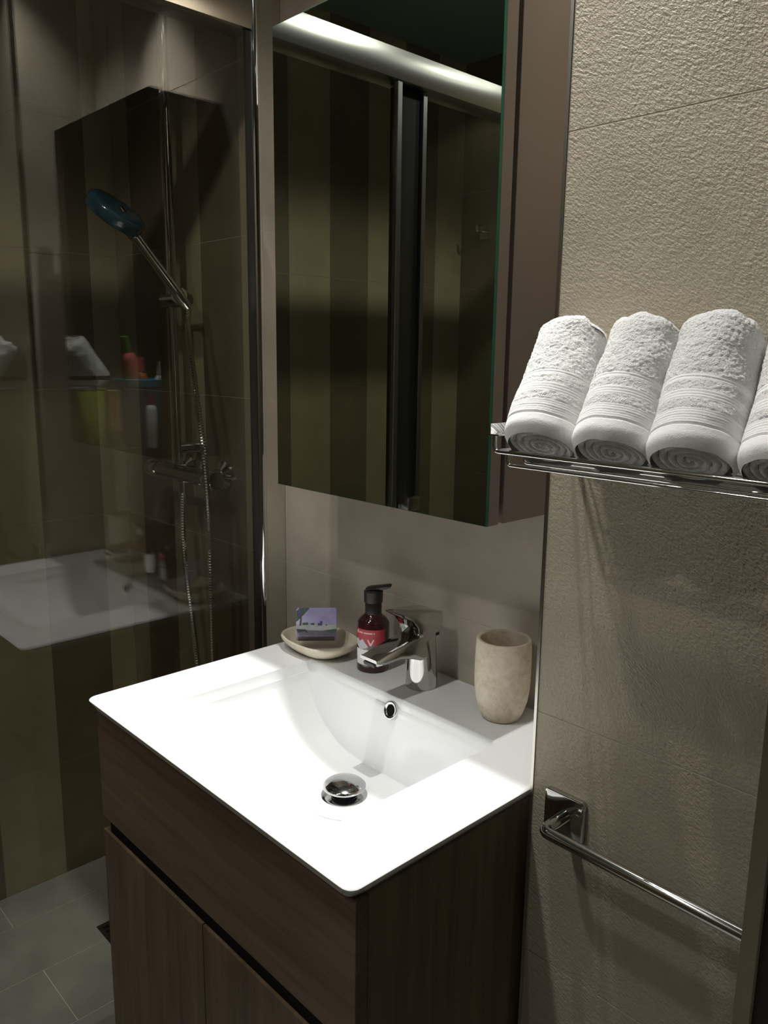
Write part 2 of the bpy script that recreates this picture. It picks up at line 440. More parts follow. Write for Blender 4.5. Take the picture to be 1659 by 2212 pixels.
for j in range(ny-1):
    for i in range(nx-1):
        bm.faces.new((top[j][i], top[j][i+1], top[j+1][i+1], top[j+1][i]))
        bm.faces.new((bot[j][i], bot[j+1][i], bot[j+1][i+1], bot[j][i+1]))
for i in range(nx-1):
    bm.faces.new((bot[0][i], bot[0][i+1], top[0][i+1], top[0][i])); bm.faces.new((top[-1][i], top[-1][i+1], bot[-1][i+1], bot[-1][i]))
for j in range(ny-1):
    bm.faces.new((top[j][0], top[j+1][0], bot[j+1][0], bot[j][0])); bm.faces.new((bot[j][-1], bot[j+1][-1], top[j+1][-1], top[j][-1]))
basin = obj('washbasin', bm, 'ceramic', None, 60, origin=(-0.305, -0.2366, 0.834))
tag(basin, 'white ceramic washbasin slab with a curved bowl on the wooden vanity', 'washbasin')
zd = ZB-bowl(CXB, -0.221)
bm = B(); lathe(bm, [(0.014, -0.004), (0.0345, -0.001), (0.0345, 0.0015), (0.031, 0.0028), (0.021, 0.0022), (0.020, -0.006)], (CXB, -0.221, zd), 40)
obj('drain_flange', bm, 'chrome_mid', basin, 50)
bm = B(); lathe(bm, [(0, 0.0), (0.019, 0.0), (0.019, 0.0118), (0, 0.0118)], (CXB, -0.221, zd+0.001), 32); obj('drain_stem', bm, 'black', basin, 40)
bm = B(); lathe(bm, [(0, 0.0125), (0.028, 0.0115), (0.0322, 0.0145), (0.0322, 0.0162), (0.029, 0.0190), (0.018, 0.0225), (0.008, 0.0240), (0, 0.0243)], (CXB, -0.221, zd), 48)
obj('drain_plug', bm, 'chrome_mid', basin, 60)
oc = Vector((CXB, -0.1275, 0.8285)); on = Vector((0, -1, 0.35)).normalized()
bm = B(); lathe(bm, [(0.0085, -0.004), (0.0085, 0.0005), (0.0105, 0.0022), (0.0135, 0.0018), (0.0145, -0.003)], oc, 32, on); obj('overflow_ring', bm, 'chrome', basin, 60)
bm = B(); lathe(bm, [(0, -0.0008), (0.0088, -0.0008), (0.0088, -0.003), (0, -0.003)], oc, 24, on); obj('overflow_hole', bm, 'black', basin, 60)

# ------------------------------------------------------------------ faucet
FX = -0.305
t = thing('basin_faucet', (FX, -0.058, ZB), 'chrome single-lever basin faucet with a short sloping spout', 'faucet')
bm = B(); rings = []
secs = [(-0.058, 0.8505, 0.0255, 0.0255), (-0.058, 0.860, 0.0252, 0.0252), (-0.058, 0.885, 0.0235, 0.0235), (-0.0585, 0.905, 0.0225, 0.0240), (-0.061, 0.920, 0.0218, 0.0265), (-0.0645, 0.934, 0.021, 0.0290)]
for (yc_, z_, rx, ry) in secs:
    tilt = 0.38*smooth(0.89, 0.934, z_)
    rings.append([bm.verts.new((FX+math.cos(2*PI*k/40)*rx, yc_+math.sin(2*PI*k/40)*ry, z_-tilt*(-math.sin(2*PI*k/40)*ry)*0.55 if False else z_+math.sin(2*PI*k/40)*ry*tilt*0.0)) for k in range(40)])
for a, b in zip(rings, rings[1:]):
    for k in range(40): bm.faces.new((a[k], a[(k+1) % 40], b[(k+1) % 40], b[k]))
bm.faces.new(rings[0][::-1]); bm.faces.new(rings[-1])
obj('body', bm, 'chrome_tap', t, 40)
# spout: lofted rounded rectangles running forward and slightly down
def rrect(w2, h2, r, n=5):
    out = []
    for cxs, cys, a0 in ((1, 1, 0), (-1, 1, 90), (-1, -1, 180), (1, -1, 270)):
        for i in range(n+1):
            a = math.radians(a0+90*i/n); out.append((cxs*(w2-r)+math.cos(a)*r, cys*(h2-r)+math.sin(a)*r))
    return out
bm = B(); rings = []
for (y_, zt_, zb_, w2) in ((-0.050, 0.9440, 0.900, 0.0205), (-0.080, 0.9415, 0.901, 0.0205), (-0.100, 0.9385, 0.9085, 0.020), (-0.125, 0.9345, 0.9135, 0.0195), (-0.150, 0.930, 0.9125, 0.019), (-0.168, 0.9262, 0.9135, 0.0185), (-0.1735, 0.9248, 0.9200, 0.018)):
    h2 = (zt_-zb_)/2; rr = min(0.005, h2*0.8)
    rings.append([bm.verts.new((FX+a, y_, (zt_+zb_)/2+b)) for a, b in rrect(w2, h2, rr)])
for a, b in zip(rings, rings[1:]):
    n = len(a)
    for k in range(n): bm.faces.new((a[k], a[(k+1) % n], b[(k+1) % n], b[k]))
bm.faces.new(rings[0]); bm.faces.new(rings[-1][::-1]); bmesh.ops.recalc_face_normals(bm, faces=bm.faces)
obj('spout', bm, 'chrome_tap', t, 35)
bm = B(); prism(bm, rrect(0.0115, 0.0032, 0.002), (FX, -0.1688, 0.9155), (1, 0, 0), (0, -0.35, 0.94), (0, -0.0035, -0.0013)); obj('aerator', bm, 'rubber', t)
bm = B()
side = [(-0.0370, 0.9400), (-0.0340, 0.9570), (-0.0375, 0.9725), (-0.060, 0.9770), (-0.090, 0.9805), (-0.1190, 0.9830), (-0.1205, 0.9810), (-0.101, 0.9690), (-0.0905, 0.9560), (-0.0860, 0.9400)]
prism(bm, side, (FX-0.0215, 0, 0), (0, 1, 0), (0, 0, 1), (0.043, 0, 0), 0.0016); obj('lever', bm, 'chrome_tap', t, 35)
bm = B(); box(bm, (FX-0.017, -0.084, 0.9335), (FX+0.017, -0.038, 0.9418)); obj('lever_joint', bm, 'rubber', t)

# ------------------------------------------------------------------ things on the basin
cup = (-0.149, -0.053, ZB)
prof = [(0, 0), (0.0255, 0), (0.028, 0.0015), (0.0325, 0.012), (0.0372, 0.028), (0.0398, 0.046), (0.0405, 0.066), (0.0402, 0.095), (0.0392, 0.1180), (0.0380, 0.1195), (0.0345, 0.1195), (0.0332, 0.1180), (0.0335, 0.09), (0.033, 0.05), (0.029, 0.022), (0.02, 0.010), (0, 0.009)]
bm = B(); lathe(bm, prof, cup, 64); o = obj('stone_tumbler', bm, 'travertine', None, 50)
tag(o, 'beige stone tumbler standing empty at the back corner of the basin', 'tumbler')

dc = Vector((-0.531, -0.083, ZB))
bm = B(); pr = [(0, 0.0005), (0.60, 0.0), (0.72, 0.003), (0.90, 0.0125), (0.985, 0.019), (1.0, 0.022), (0.99, 0.0245), (0.95, 0.0252), (0.91, 0.0235), (0.84, 0.0165), (0.70, 0.0105), (0.40, 0.0085), (0, 0.008)]
rings = []; sg = 72
for r, h in pr:
    if r == 0: rings.append([bm.verts.new(dc+Vector((0, 0, h)))]); continue
    ring = []
    for k in range(sg):
        a = 2*PI*k/sg; ca, sa = math.cos(a), math.sin(a); ex = 2/2.5
        ring.append(bm.verts.new(dc+Vector((math.copysign(abs(ca)**ex, ca)*0.076*r, math.copysign(abs(sa)**ex, sa)*0.056*r, h))))
    rings.append(ring)
for a, b in zip(rings, rings[1:]):
    for k in range(sg):
        k2 = (k+1) % sg
        if len(a) == 1: bm.faces.new((a[0], b[k2], b[k]))
        elif len(b) == 1: bm.faces.new((a[k], a[k2], b[0]))
        else: bm.faces.new((a[k], a[k2], b[k2], b[k]))
bmesh.ops.recalc_face_normals(bm, faces=bm.faces)
o = obj('soap_dish', bm, 'cream_stone', None, 70); tag(o, 'cream stone oval soap dish at the back left of the basin', 'soap dish')
# wrapped soap, leaning back in the dish and turned to the room
sa = math.radians(50)                       # heading of the long edge (towards image right)
ux = Vector((math.cos(sa), math.sin(sa), 0)); bk = Vector((-math.sin(sa), math.cos(sa), 0))
tl = math.radians(50); uy = (bk*math.cos(tl)+Vector((0, 0, 1))*math.sin(tl)).normalized(); un = ux.cross(uy)
SW, SH, SD = 0.0355, 0.0265, 0.0115
sc = dc+Vector((-0.004, -0.004, 0.0105))+uy*SH+un*SD-Vector((0, 0, 0.0)) + Vector((0, 0, SD*0.95)) - bk*0.012
bm = B(); prism(bm, rrect(SW, SH, 0.004), sc-un*SD, ux, uy, un*SD*2, 0.0009)
soap = obj('soap_bar', bm, 'lilac', None, 50); tag(soap, 'lilac wrapped soap bar with floral print lying in the stone dish', 'soap')
def decal(name, poly, material, parent, lift=0.0003, face=None):
    bm = B(); prism(bm, poly, sc+un*(SD+0.00005), ux, uy, un*lift); return obj(name, bm, material, parent)
decal('printed_panel', [(-SW+0.001, -SH+0.001), (SW-0.001, -SH+0.001), (SW-0.001, -SH+0.020), (0.005, -SH+0.0215), (-SW+0.001, -SH+0.021)], 'lilac_grey', soap)
decal('printed_border', [(-SW+0.001, -SH+0.0008), (SW-0.001, -SH+0.0008), (SW-0.001, -SH+0.012), (0.022, -SH+0.0095), (-0.008, -SH+0.0105), (-SW+0.001, -SH+0.0125)], 'lilac_dark', soap, 0.0005)
decal('printed_leaf', [(-SW+0.0005, 0.0), (-0.029, 0.006), (-0.0235, 0.012), (-0.012, SH-0.0008), (-0.029, SH-0.0008), (-SW+0.0005, 0.020)], 'leaf_dark', soap, 0.0004)
decal('printed_flower', [(-0.0335, 0.014), (-0.030, 0.009), (-0.026, 0.011), (-0.0245, 0.017), (-0.028, 0.022), (-0.0325, 0.021)], 'print_navy', soap, 0.0007)
decal('printed_stem', [(-0.0295, -0.007), (-0.026, -0.007), (-0.0255, 0.008), (-0.028, 0.010)], 'leaf_dark', soap, 0.0007)
decal('printed_line', [(-0.024, -0.006), (-0.0145, -0.006), (-0.0145, -0.0015), (-0.024, -0.002)], 'leaf_dark', soap, 0.0007)
decal('printed_line', [(-0.010, -0.0055), (-0.003, -0.006), (-0.004, -0.0025), (-0.010, -0.003)], 'leaf_dark', soap, 0.0007)
decal('printed_emblem', [(0.002, -0.007), (0.0095, -0.007), (0.0105, 0.0), (0.0065, 0.001), (0.006, -0.003), (0.0025, -0.003)], 'print_navy', soap, 0.0007)
decal('printed_dot', [(0.0155, -0.0072), (0.0185, -0.0072), (0.0175, -0.0045)], 'print_black', soap, 0.0007)
decal('printed_corner', [(-SW+0.001, -0.0135), (-0.018, -0.0145), (-0.014, -0.021), (-0.021, -0.0175), (-0.031, -0.020)], 'print_black', soap, 0.0008)
decal('printed_corner', [(0.012, -0.0165), (SW-0.001, -0.0135), (SW-0.001, -0.019), (0.026, -0.023), (0.019, -0.0185)], 'leaf_dark', soap, 0.0008)

bm = B(); prism(bm, [(-SW+0.004, -SD+0.001), (SW-0.004, -SD+0.001), (SW-0.004, SD-0.0003), (-SW+0.004, SD-0.0003)], sc-uy*(SH+0.00005), ux, un, -uy*0.0003); obj('shaded_base', bm, 'lilac_dark', soap)  # downward side of the tilted bar coloured dark, its shade painted on
# soap dispenser
bc = Vector((-0.409, -0.068, ZB)); BR = 0.0268
t = thing('soap_dispenser', bc, 'dark red pump bottle of hand soap with a red and white label behind the faucet', 'soap dispenser')
bm = B(); lathe(bm, [(0, 0), (BR-0.002, 0), (BR, 0.002), (BR, 0.079), (BR-0.0015, 0.0835), (BR-0.006, 0.0895), (0.0155, 0.0935), (0.0135, 0.0965), (0.0135, 0.100), (0, 0.100)], bc, 56); bottle = obj('bottle', bm, 'amber', t, 40)
bm = B(); lathe(bm, [(0, 0.0955), (0.0138, 0.0955), (0.0138, 0.1135), (0.0130, 0.1150), (0.0155, 0.1155), (0.0158, 0.1335), (0.0125, 0.1350), (0, 0.1350)], bc, 40); pump = obj('pump', bm, 'plastic_black', t, 40)
nd = Vector((0.80, 0.60, 0)); nx_ = Vector((-0.60, 0.80, 0))
bm = B(); prism(bm, [(-0.0135, 0.1335), (0.0145, 0.1365), (0.0285, 0.1415), (0.0305, 0.1450), (0.0275, 0.1465), (0.012, 0.1440), (-0.0045, 0.1415), (-0.0125, 0.1385)], bc-nx_*0.006, nd, (0, 0, 1), nx_*0.012, 0.0012); obj('nozzle', bm, 'plastic_black', pump, 40)
def wrap(name, poly, material, parent, lift):
    """flat print on the bottle: polygon in (angle in degrees, height in metres) bent round it"""
    bm = B(); pts = []
    for (a, h), (a2, h2) in zip(poly, poly[1:]+poly[:1]):
        n = max(1, int(abs(a2-a)/6))
        for i in range(n): pts.append((a+(a2-a)*i/n, h+(h2-h)*i/n))
    r = BR+lift
    vsx = [bm.verts.new((0, a, h)) for a, h in pts]; f = bm.faces.new(vsx)
    am = [p[0] for p in pts]; lo, hi = min(am), max(am); k = lo+6
    while k < hi:
        bmesh.ops.bisect_plane(bm, geom=bm.verts[:]+bm.edges[:]+bm.faces[:], plane_co=(0, k, 0), plane_no=(0, 1, 0)); k += 6
    for v in bm.verts:
        a = math.radians(v.co.y); h = v.co.z; v.co = bc+Vector((math.cos(a)*r, math.sin(a)*r, h))
    bmesh.ops.recalc_face_normals(bm, faces=bm.faces)
    return obj(name, bm, material, parent, 60)
# the view direction onto the bottle is about -43 degrees from +x; left in the picture is a smaller angle
V0 = -43
label = wrap('label', [(V0-72, 0.0135), (V0+46, 0.0135), (V0+46, 0.040), (V0-72, 0.040)], 'label_white', bottle, 0.0004)
wrap('label_band', [(V0-72, 0.0455), (V0-40, 0.0395), (V0-10, 0.0480), (V0+46, 0.0480), (V0+46, 0.0745), (V0-72, 0.0745)], 'label_red', bottle, 0.0006)
wrap('label_peak', [(V0-72, 0.0475), (V0-46, 0.0385), (V0-16, 0.0455), (V0-38, 0.0585), (V0-50, 0.0535), (V0-60, 0.0580), (V0-72, 0.0560)], 'label_grey', bottle, 0.0009)
wrap('label_mark', [(V0-20, 0.0575), (V0-16, 0.0585), (V0-8, 0.0515), (V0+1, 0.0590), (V0+5, 0.0580), (V0-6, 0.0475), (V0-10, 0.0475)], 'label_pink', bottle, 0.0009)
# unreadable small lettering: a dot and two words of fine strokes
def stroke(a, w_, h0=0.0675, h1=0.0702): wrap('label_lettering', [(a, h0), (a+w_, h0), (a+w_, h1), (a, h1)], 'label_pink', bottle, 0.0009)
wrap('label_dot', [(V0-66, 0.0670), (V0-57, 0.0665), (V0-57, 0.0715), (V0-66, 0.0720)], 'label_pink', bottle, 0.0009)
a = V0-54
for wd in (3.5, 3.5, 4, 3.5, 0, 4, 3, 4, 4, 3.5, 3.5, 3, 0, 3):
    if wd: stroke(a, wd)
    a += (wd or 2)+1.0

# ------------------------------------------------------------------ mirror cabinet
YC, XC, XLc, ZC, ZT = -0.1549, -0.1072, -0.5515, 1.1523, 1.8435
t = thing('mirror_cabinet', ((XC+XLc)/2, -0.07, ZC), 'wall-hung mirror cabinet with taupe sides above the basin', 'mirror cabinet')
bm = B(); box(bm, (XLc, -0.1215, ZC), (XC, -0.0005, ZT), 0.0008); obj('carcass', bm, 'taupe', t)
bm = B(); box(bm, (XLc+0.012, -0.1300, ZC+0.012), (XC-0.012, -0.1216, ZT-0.012)); obj('door_gap', bm, 'black', t)
bm = B(); box(bm, (XLc, -0.1502, ZC), (XC, -0.1302, ZT), 0.0006); door = obj('door', bm, 'taupe', t)
bm = B(); box(bm, (XLc+0.0003, YC+0.0008, ZC+0.0003), (XC-0.0003, -0.1504, ZT-0.0003)); obj('mirror_edge', bm, 'glass_edge', door)
bm = B(); box(bm, (XLc+0.0012, YC, ZC+0.0012), (XC-0.0012, YC+0.0007, ZT-0.0012)); obj('mirror', bm, 'mirror', door)

# ------------------------------------------------------------------ shower screen
t = thing('shower_screen', (XG, -0.80, FLOOR), 'chrome framed sliding glass shower screen left of the vanity', 'shower screen')
ZR0, ZR1 = 1.9094, 1.9690
bm = B(); box(bm, (XG-0.012, -0.047, FLOOR), (XG, -0.0005, 2.16), 0.0006); obj('wall_profile', bm, 'alu_polish', t)
bm = B(); tube(bm, [(XG-0.002, -0.053, FLOOR), (XG-0.002, -0.053, 2.16)], 0.0088, 24); obj('stile', bm, 'chrome', t, 40)
bm = B(); box(bm, (XG-0.010, -0.071, FLOOR), (XG-0.002, -0.060, ZR0)); obj('seal', bm, 'rubber', t)
bm = B(); poly = [(-0.040, ZR0), (0.004, ZR0), (0.0108, ZR0+0.0025), (0.0122, ZR0+0.010), (0.0135, ZR0+0.020), (0.0138, ZR0+0.030), (0.0133, ZR0+0.040), (0.0118, ZR0+0.050), (0.0095, ZR1), (-0.040, ZR1)]
prism(bm, poly, (XG-0.0105, -0.058, 0), (1, 0, 0), (0, 0, 1), (0, YF+0.060, 0)); obj('header_rail', bm, 'aluminium', t, 40)
bm = B(); box(bm, (XG-0.045, YF+0.003, FLOOR), (XG+0.004, -0.058, FLOOR+0.022), 0.002); obj('floor_rail', bm, 'aluminium', t)
bm = B(); box(bm, (XG-0.006, -0.650, FLOOR+0.018), (XG, -0.060, ZR0+0.004)); obj('fixed_pane', bm, 'glass_sheet', t)
bm = B(); box(bm, (XG-0.034, YF+0.012, FLOOR+0.018), (XG-0.028, -0.640, ZR0+0.004)); pane = obj('sliding_pane', bm, 'glass_sheet', t)
bm = B(); box(bm, (XG-0.009, -0.613, FLOOR+0.022), (XG+0.003, -0.600, ZR0-0.002), 0.001); obj('pane_profile', bm, 'alu_dark', t)
bm = B(); box(bm, (XG-0.037, -0.702, FLOOR+0.022), (XG-0.012, -0.690, ZR0-0.002), 0.001); obj('pane_profile', bm, 'alu_dark', t)
bm = B(); box(bm, (XG-0.040, -0.690, FLOOR+0.022), (XG-0.022, -0.620, ZR0-0.002)); obj('seal', bm, 'black', t)
bm = B(); box(bm, (XG-0.022, -0.682, 1.016), (XG+0.012, -0.642, 1.050), 0.003); obj('pull_handle', bm, 'chrome', t, 40)

# ------------------------------------------------------------------ shower set on the back wall
MX = -1.030
t = thing('shower_set', (MX, -0.03, 1.06), 'chrome wall shower set with riser, blue hand shower and ribbed hose behind the glass', 'shower')
bm = B(); tube(bm, [(MX-0.140, -0.062, 1.106), (MX-0.10, -0.062, 1.106), (MX+0.10, -0.062, 1.106), (MX+0.140, -0.062, 1.106)], 0.0175, 28); mixer = obj('mixer_body', bm, 'chrome_dark', t, 40)
for s in (-1, 1):
    bm = B(); tube(bm, [(MX+s*0.097, -0.062, 1.106), (MX+s*0.099, -0.062, 1.106), (MX+s*0.134, -0.062, 1.106), (MX+s*0.138, -0.062, 1.106)], [0.0195, 0.0205, 0.0205, 0.0185], 20); k_ = obj('knob', bm, 'chrome', mixer, 40)
    bm = B(); lathe(bm, [(0.031, 0), (0.031, 0.006), (0.015, 0.016), (0.013, 0.045), (0, 0.045)], (MX+s*0.075, -0.0005, 1.106), 28, (0, -1, 0)); obj('wall_escutcheon', bm, 'chrome', t, 40)
RX = -1.046
bm = B(); tube(bm, [(RX, -0.062, 1.125), (RX, -0.062, 2.10)], 0.0095, 20); obj('riser_pipe', bm, 'chrome', t, 40)
for z_ in (2.07, 1.16):
    bm = B(); tube(bm, [(RX, -0.062, z_), (RX, -0.0005, z_)], [0.010, 0.014], 18); obj('wall_bracket', bm, 'chrome', t, 40)
hb = Vector((-0.968, -0.085, 1.470)); hh_ = Vector((-0.982, -0.172, 1.582))
bm = B(); tube(bm, [(RX-0.030, -0.062, 1.470), (RX+0.060, -0.062, 1.470)], 0.0150, 22)
tube(bm, [(RX+0.050, -0.060, 1.470), tuple(hb+(hh_-hb)*0.05)], 0.0165, 16); obj('slider', bm, 'chrome_dark', t, 40)
d = (hh_-hb).normalized()
bm = B(); tube(bm, [hb-d*0.022, hb-d*0.005, hb+d*0.02, hb+d*0.09, hh_, hh_+d*0.02], [0.0095, 0.0115, 0.0110, 0.0095, 0.0105, 0.012], 18); obj('handle', bm, 'chrome', t, 40)
ax = Vector((-0.55, -0.33, -0.77)).normalized(); hc = hh_+d*0.05+Vector((-0.01, 0.0, 0.0))
bm = B(); lathe(bm, [(0, -0.0165), (0.040, -0.0160), (0.052, -0.0145), (0.0565, -0.0110), (0.0575, -0.0070), (0.0575, 0.0080), (0.0560, 0.0105)], hc, 48, ax); head = obj('shower_head', bm, 'hand_blue', t, 40)
bm = B(); lathe(bm, [(0.0560, 0.0095), (0.050, 0.0125), (0, 0.0125)], hc, 48, ax); obj('spray_face', bm, 'hand_grey', head, 40)
bm = B(); tube(bm, [hh_-d*0.002, hh_+d*0.055], [0.012, 0.016], 16); obj('neck', bm, 'chrome_dark', head, 40)
# hose: from the grip down past the mixer, looping low and back up to the mixer outlet
def cat(P, n=24):
    out = []
    for i in range(len(P)-1):
        p0, p1, p2, p3 = P[max(i-1, 0)], P[i], P[i+1], P[min(i+2, len(P)-1)]
        for k in range(n):
            s = k/n; out.append(0.5*((2*p1)+(p2-p0)*s+(2*p0-5*p1+4*p2-p3)*s*s+(3*p1-p0-3*p2+p3)*s**3))
    out.append(P[-1]); return out
ctrl = [Vector(c) for c in ((hb-d*0.022), (-0.943, -0.086, 1.40), (-0.905, -0.095, 1.28), (-0.872, -0.100, 1.15), (-0.862, -0.100, 1.00), (-0.868, -0.098, 0.78), (-0.878, -0.09, 0.55), (-0.905, -0.08, 0.44), (-0.935, -0.078, 0.48), (-0.968, -0.080, 0.74), (-0.998, -0.082, 0.94), (-1.024, -0.066, 1.055), (-1.030, -0.062, 1.090))]
path = cat(ctrl); seg = []; acc = 0; step = 0.0029
for a, b in zip(path, path[1:]):
    l = (b-a).length; s = acc
    while s < l: seg.append(a+(b-a)*(s/l)); s += step
    acc = s-l
bm = B(); tube(bm, seg, [0.0066 if i % 2 else 0.0050 for i in range(len(seg))], 9); obj('hose', bm, 'chrome', t)
bm = B(); tube(bm, [(-1.0285, -0.062, 1.050), (-1.030, -0.062, 1.090)], [0.0095, 0.0105], 14); obj('hose_nut', bm, 'chrome', t, 40)

# floor drain in the shower
bm = B(); box(bm, (-1.172, -0.255, FLOOR-0.003), (-1.050, -0.135, FLOOR+0.0012), 0.0006); fd = obj('floor_drain', bm, 'chrome_dark', None)
tag(fd, 'square dark metal floor drain in the shower floor beside the vanity', 'floor drain')
for i in range(6):
    bm = B(); box(bm, (-1.160+i*0.0175, -0.245, FLOOR+0.0009), (-1.150+i*0.0175, -0.145, FLOOR+0.0016)); obj('slot', bm, 'black', fd)

# hook on the opposite wall, seen in the mirror
hx, hz = -1.315, 1.775
t = thing('robe_hook', (hx, YF, hz-0.02), 'small square chrome robe hook on the wall opposite, seen in the mirror', 'hook')
bm = B(); box(bm, (hx-0.022, YF, hz-0.022), (hx+0.022, YF+0.007, hz+0.022), 0.002); obj('plate', bm, 'chrome', t)
bm = B(); tube(bm, rounded([(hx, YF+0.006, hz), (hx, YF+0.045, hz), (hx, YF+0.047, hz+0.018)], 0.008), 0.0065, 12); obj('peg', bm, 'chrome', t, 40)

# ------------------------------------------------------------------ towel shelf
SX0, SX1, SYF = 0.034, 0.314, -0.320
ZS = 1.2745; ZW = 1.2620
t = thing('towel_shelf', ((SX0+SX1)/2, YP, ZW), 'chrome wire towel shelf fixed to the textured wall, holding rolled towels', 'shelf')
bm = B(); box(bm, (SX0-0.004, SYF-0.004, 1.2905), (SX0-0.0022, YP+0.0008, 1.3012), 0.0004); obj('side_arm', bm, 'chrome', t)
bm = B(); box(bm, (SX1+0.0002, SYF-0.004, 1.2905), (SX1+0.002, YP+0.0008, 1.3012), 0.0004); obj('side_arm', bm, 'chrome', t)
bm = B(); box(bm, (SX0-0.006, SYF-0.0045, 1.2898), (SX0+0.008, SYF+0.012, 1.2912)); obj('arm_tab', bm, 'chrome', t)
bm = B(); tube(bm, rounded([(SX0, SYF, 1.2905), (SX0, SYF, ZS), (SX1, SYF, ZS), (SX1, SYF, 1.2905)], 0.006), 0.0024, 10); obj('front_rail', bm, 'chrome', t, 60)
for i, y_ in enumerate((-0.3165, -0.290, -0.262, -0.234, -0.206)):
    x0_ = SX0+0.014
    bm = B(); tube(bm, rounded([(x0_, y_, 1.2720), (x0_, y_, ZW), (SX1-0.012, y_, ZW), (SX1-0.012, y_, 1.2720)], 0.005), 0.0018, 8); obj('wire', bm, 'chrome', t, 60)
for x_ in (SX0+0.002, SX1-0.002):
    bm = B(); tube(bm, [(x_, SYF, ZS), (x_, YP+0.0005, ZS)], 0.0022, 8); obj('side_wire', bm, 'chrome', t, 60)
for x_ in (SX0+0.014, SX1-0.012):
    bm = B(); tube(bm, [(x_, -0.3165, 1.2718), (x_, YP+0.0005, 1.2718)], 0.0018, 8); obj('cross_wire', bm, 'chrome', t, 60)

# rolled towels leaning back on the shelf
def towel(i, xb_, xt_, lab, rr, seed, dz=0.0):
    Bp = Vector((xb_, -0.3085, 1.2785+dz)); Tp = Vector((xt_, -0.2345, 1.3870+dz))
    dd = (Tp-Bp); Ln = dd.length; dd.normalize()
    ex = Vector((1, 0, 0)); ex = (ex-dd*ex.dot(dd)).normalized(); ey = dd.cross(ex)
    t = thing('rolled_towel', (xb_, -0.27, ZW), lab, 'towel', 'rolled white towels on the wall shelf')
    nu, nv = 168, 150; off = Vector((seed*3.1, seed*1.7, seed*0.9))
    bandsets = [(0.140, 0.150, 1), (0.165, 0.255, 5), (0.325, 0.385, 3), (0.455, 0.495, 2)]
    def prof_r(s, a):
        # end rounding
        r = 1.0
        e = min(s, 1-s)*Ln
        if e < 0.012: r *= 1-0.16*(1-e/0.012)**2
        pile = 1.0 if s > 0.505 else (0.75 if (0.262 < s < 0.318 or 0.392 < s < 0.448) else 0.12)
        rib = 0
        for a0, a1, n in bandsets:
            if a0 <= s <= a1:
                ph = (s-a0)/(a1-a0)*n; rib = -0.026+0.034*abs(math.sin(PI*ph))
                if n == 1: rib = -0.034
        return r, pile, rib
    bm = B(); rings = []
    for j in range(nv+1):
        s = j/nv; ring = []
        for k in range(nu):
            a = 2*PI*k/nu
            r, pile, rib = prof_r(s, a)
            dirv = ex*math.cos(a)+ey*math.sin(a)
            p0 = Bp+dd*(s*Ln)+dirv*rr
            lum = noise.noise(p0*26+off)*0.0026*(0.5+s) + noise.noise(p0*70+off)*0.0009*pile
            fz = (noise.noise(p0*420+off)*0.0008 + noise.noise(p0*900+off)*0.0008)*pile
            squash = 1-0.035*abs(math.cos(a))**3
            # spiral seam on the right flank
            seam = -0.0016*math.exp(-((a-0.35)/0.05)**2)
            rad = (rr*(r+rib)*squash)*(1.0-0.05*s+0.035*math.sin(s*3+seed)) + lum + fz + seam
            z_off = noise.noise(Vector((math.cos(a)*2, math.sin(a)*2, seed)))*0.005*(1 if s > 0.5 else -0.3)
            ring.append(bm.verts.new(Bp+dd*(s*Ln+z_off*abs(2*s-1))+dirv*rad))
        rings.append(ring)
    for a, b in zip(rings, rings[1:]):
        for k in range(nu): bm.faces.new((a[k], a[(k+1) % nu], b[(k+1) % nu], b[k]))
    body = obj('roll', bm, 'terry', t, 180)
    me = body.data; me.materials.append(MT['terry_band'])
    for f in me.polygons:
        s = (f.index//nu+0.5)/nv
        if s < 0.255 or 0.322 < s < 0.388 or 0.452 < s < 0.5: f.material_index = 1
    # the wound layers at both ends
    for end in (0, 1):
        bm = B(); cpt = Bp+dd*(0.002 if end == 0 else Ln-0.002); turns = 5; prev = None; n = 260
        for k in range(n+1):
            th = 2*PI*turns*k/n; r0 = rr*0.93*(0.04+0.96*k/n)*(0.95 if end else 1.0)
            wv = noise.noise(Vector((th*0.5, seed, end)))*0.002
            pr = []
            for q in range(7):
                u = q/6; rq = r0-rr*0.93/turns*u*0.93
                hgt = math.sin(PI*u)**0.5*0.0045-0.006+wv
                pr.append(bm.verts.new(cpt+(ex*math.cos(th)+ey*math.sin(th))*max(rq, 0.0004)+dd*(hgt if end else -hgt)))
            if prev:
                for q in range(6): bm.faces.new((prev[q], prev[q+1], pr[q+1], pr[q]))
            prev = pr
        bmesh.ops.recalc_face_normals(bm, faces=bm.faces)
        obj('roll_end', bm, 'terry', t, 180)
    return t
towel(0, 0.0805, 0.0635, 'leftmost rolled white towel on the wire shelf, next to the mirror cabinet', 0.0385, 1)
towel(1, 0.1550, 0.1400, 'second rolled white towel from the left on the wire shelf', 0.0375, 2, 0.0005)
towel(2, 0.2265, 0.2100, 'third rolled white towel from the left on the wire shelf', 0.0390, 3, 0.0005)
towel(3, 0.2985, 0.2880, 'rightmost rolled white towel on the wire shelf, cut by the picture edge', 0.0365, 4, -0.001)

# ------------------------------------------------------------------ towel bar
t = thing('towel_bar', (0.18, YP, 0.82), 'chrome towel bar on square plates low on the textured wall', 'towel bar')
for px in (0.059, 0.303):
    bm = B(); prism(bm, rrect(0.0262, 0.0272, 0.005), (px, YP+0.0006, 0.8450), (1, 0, 0), (0, 0, 1), (0, -0.0085, 0), 0.0015); obj('wall_plate', bm, 'chrome_tap', t, 35)
bm = B(); tube(bm, rounded([(0.062, YP-0.007, 0.8475), (0.062, -0.2435, 0.8475), (0.296, -0.2435, 0.8475), (0.296, YP-0.007, 0.8475)], 0.010, 8), 0.0068, 20); obj('bar', bm, 'chrome_tap', t, 60)

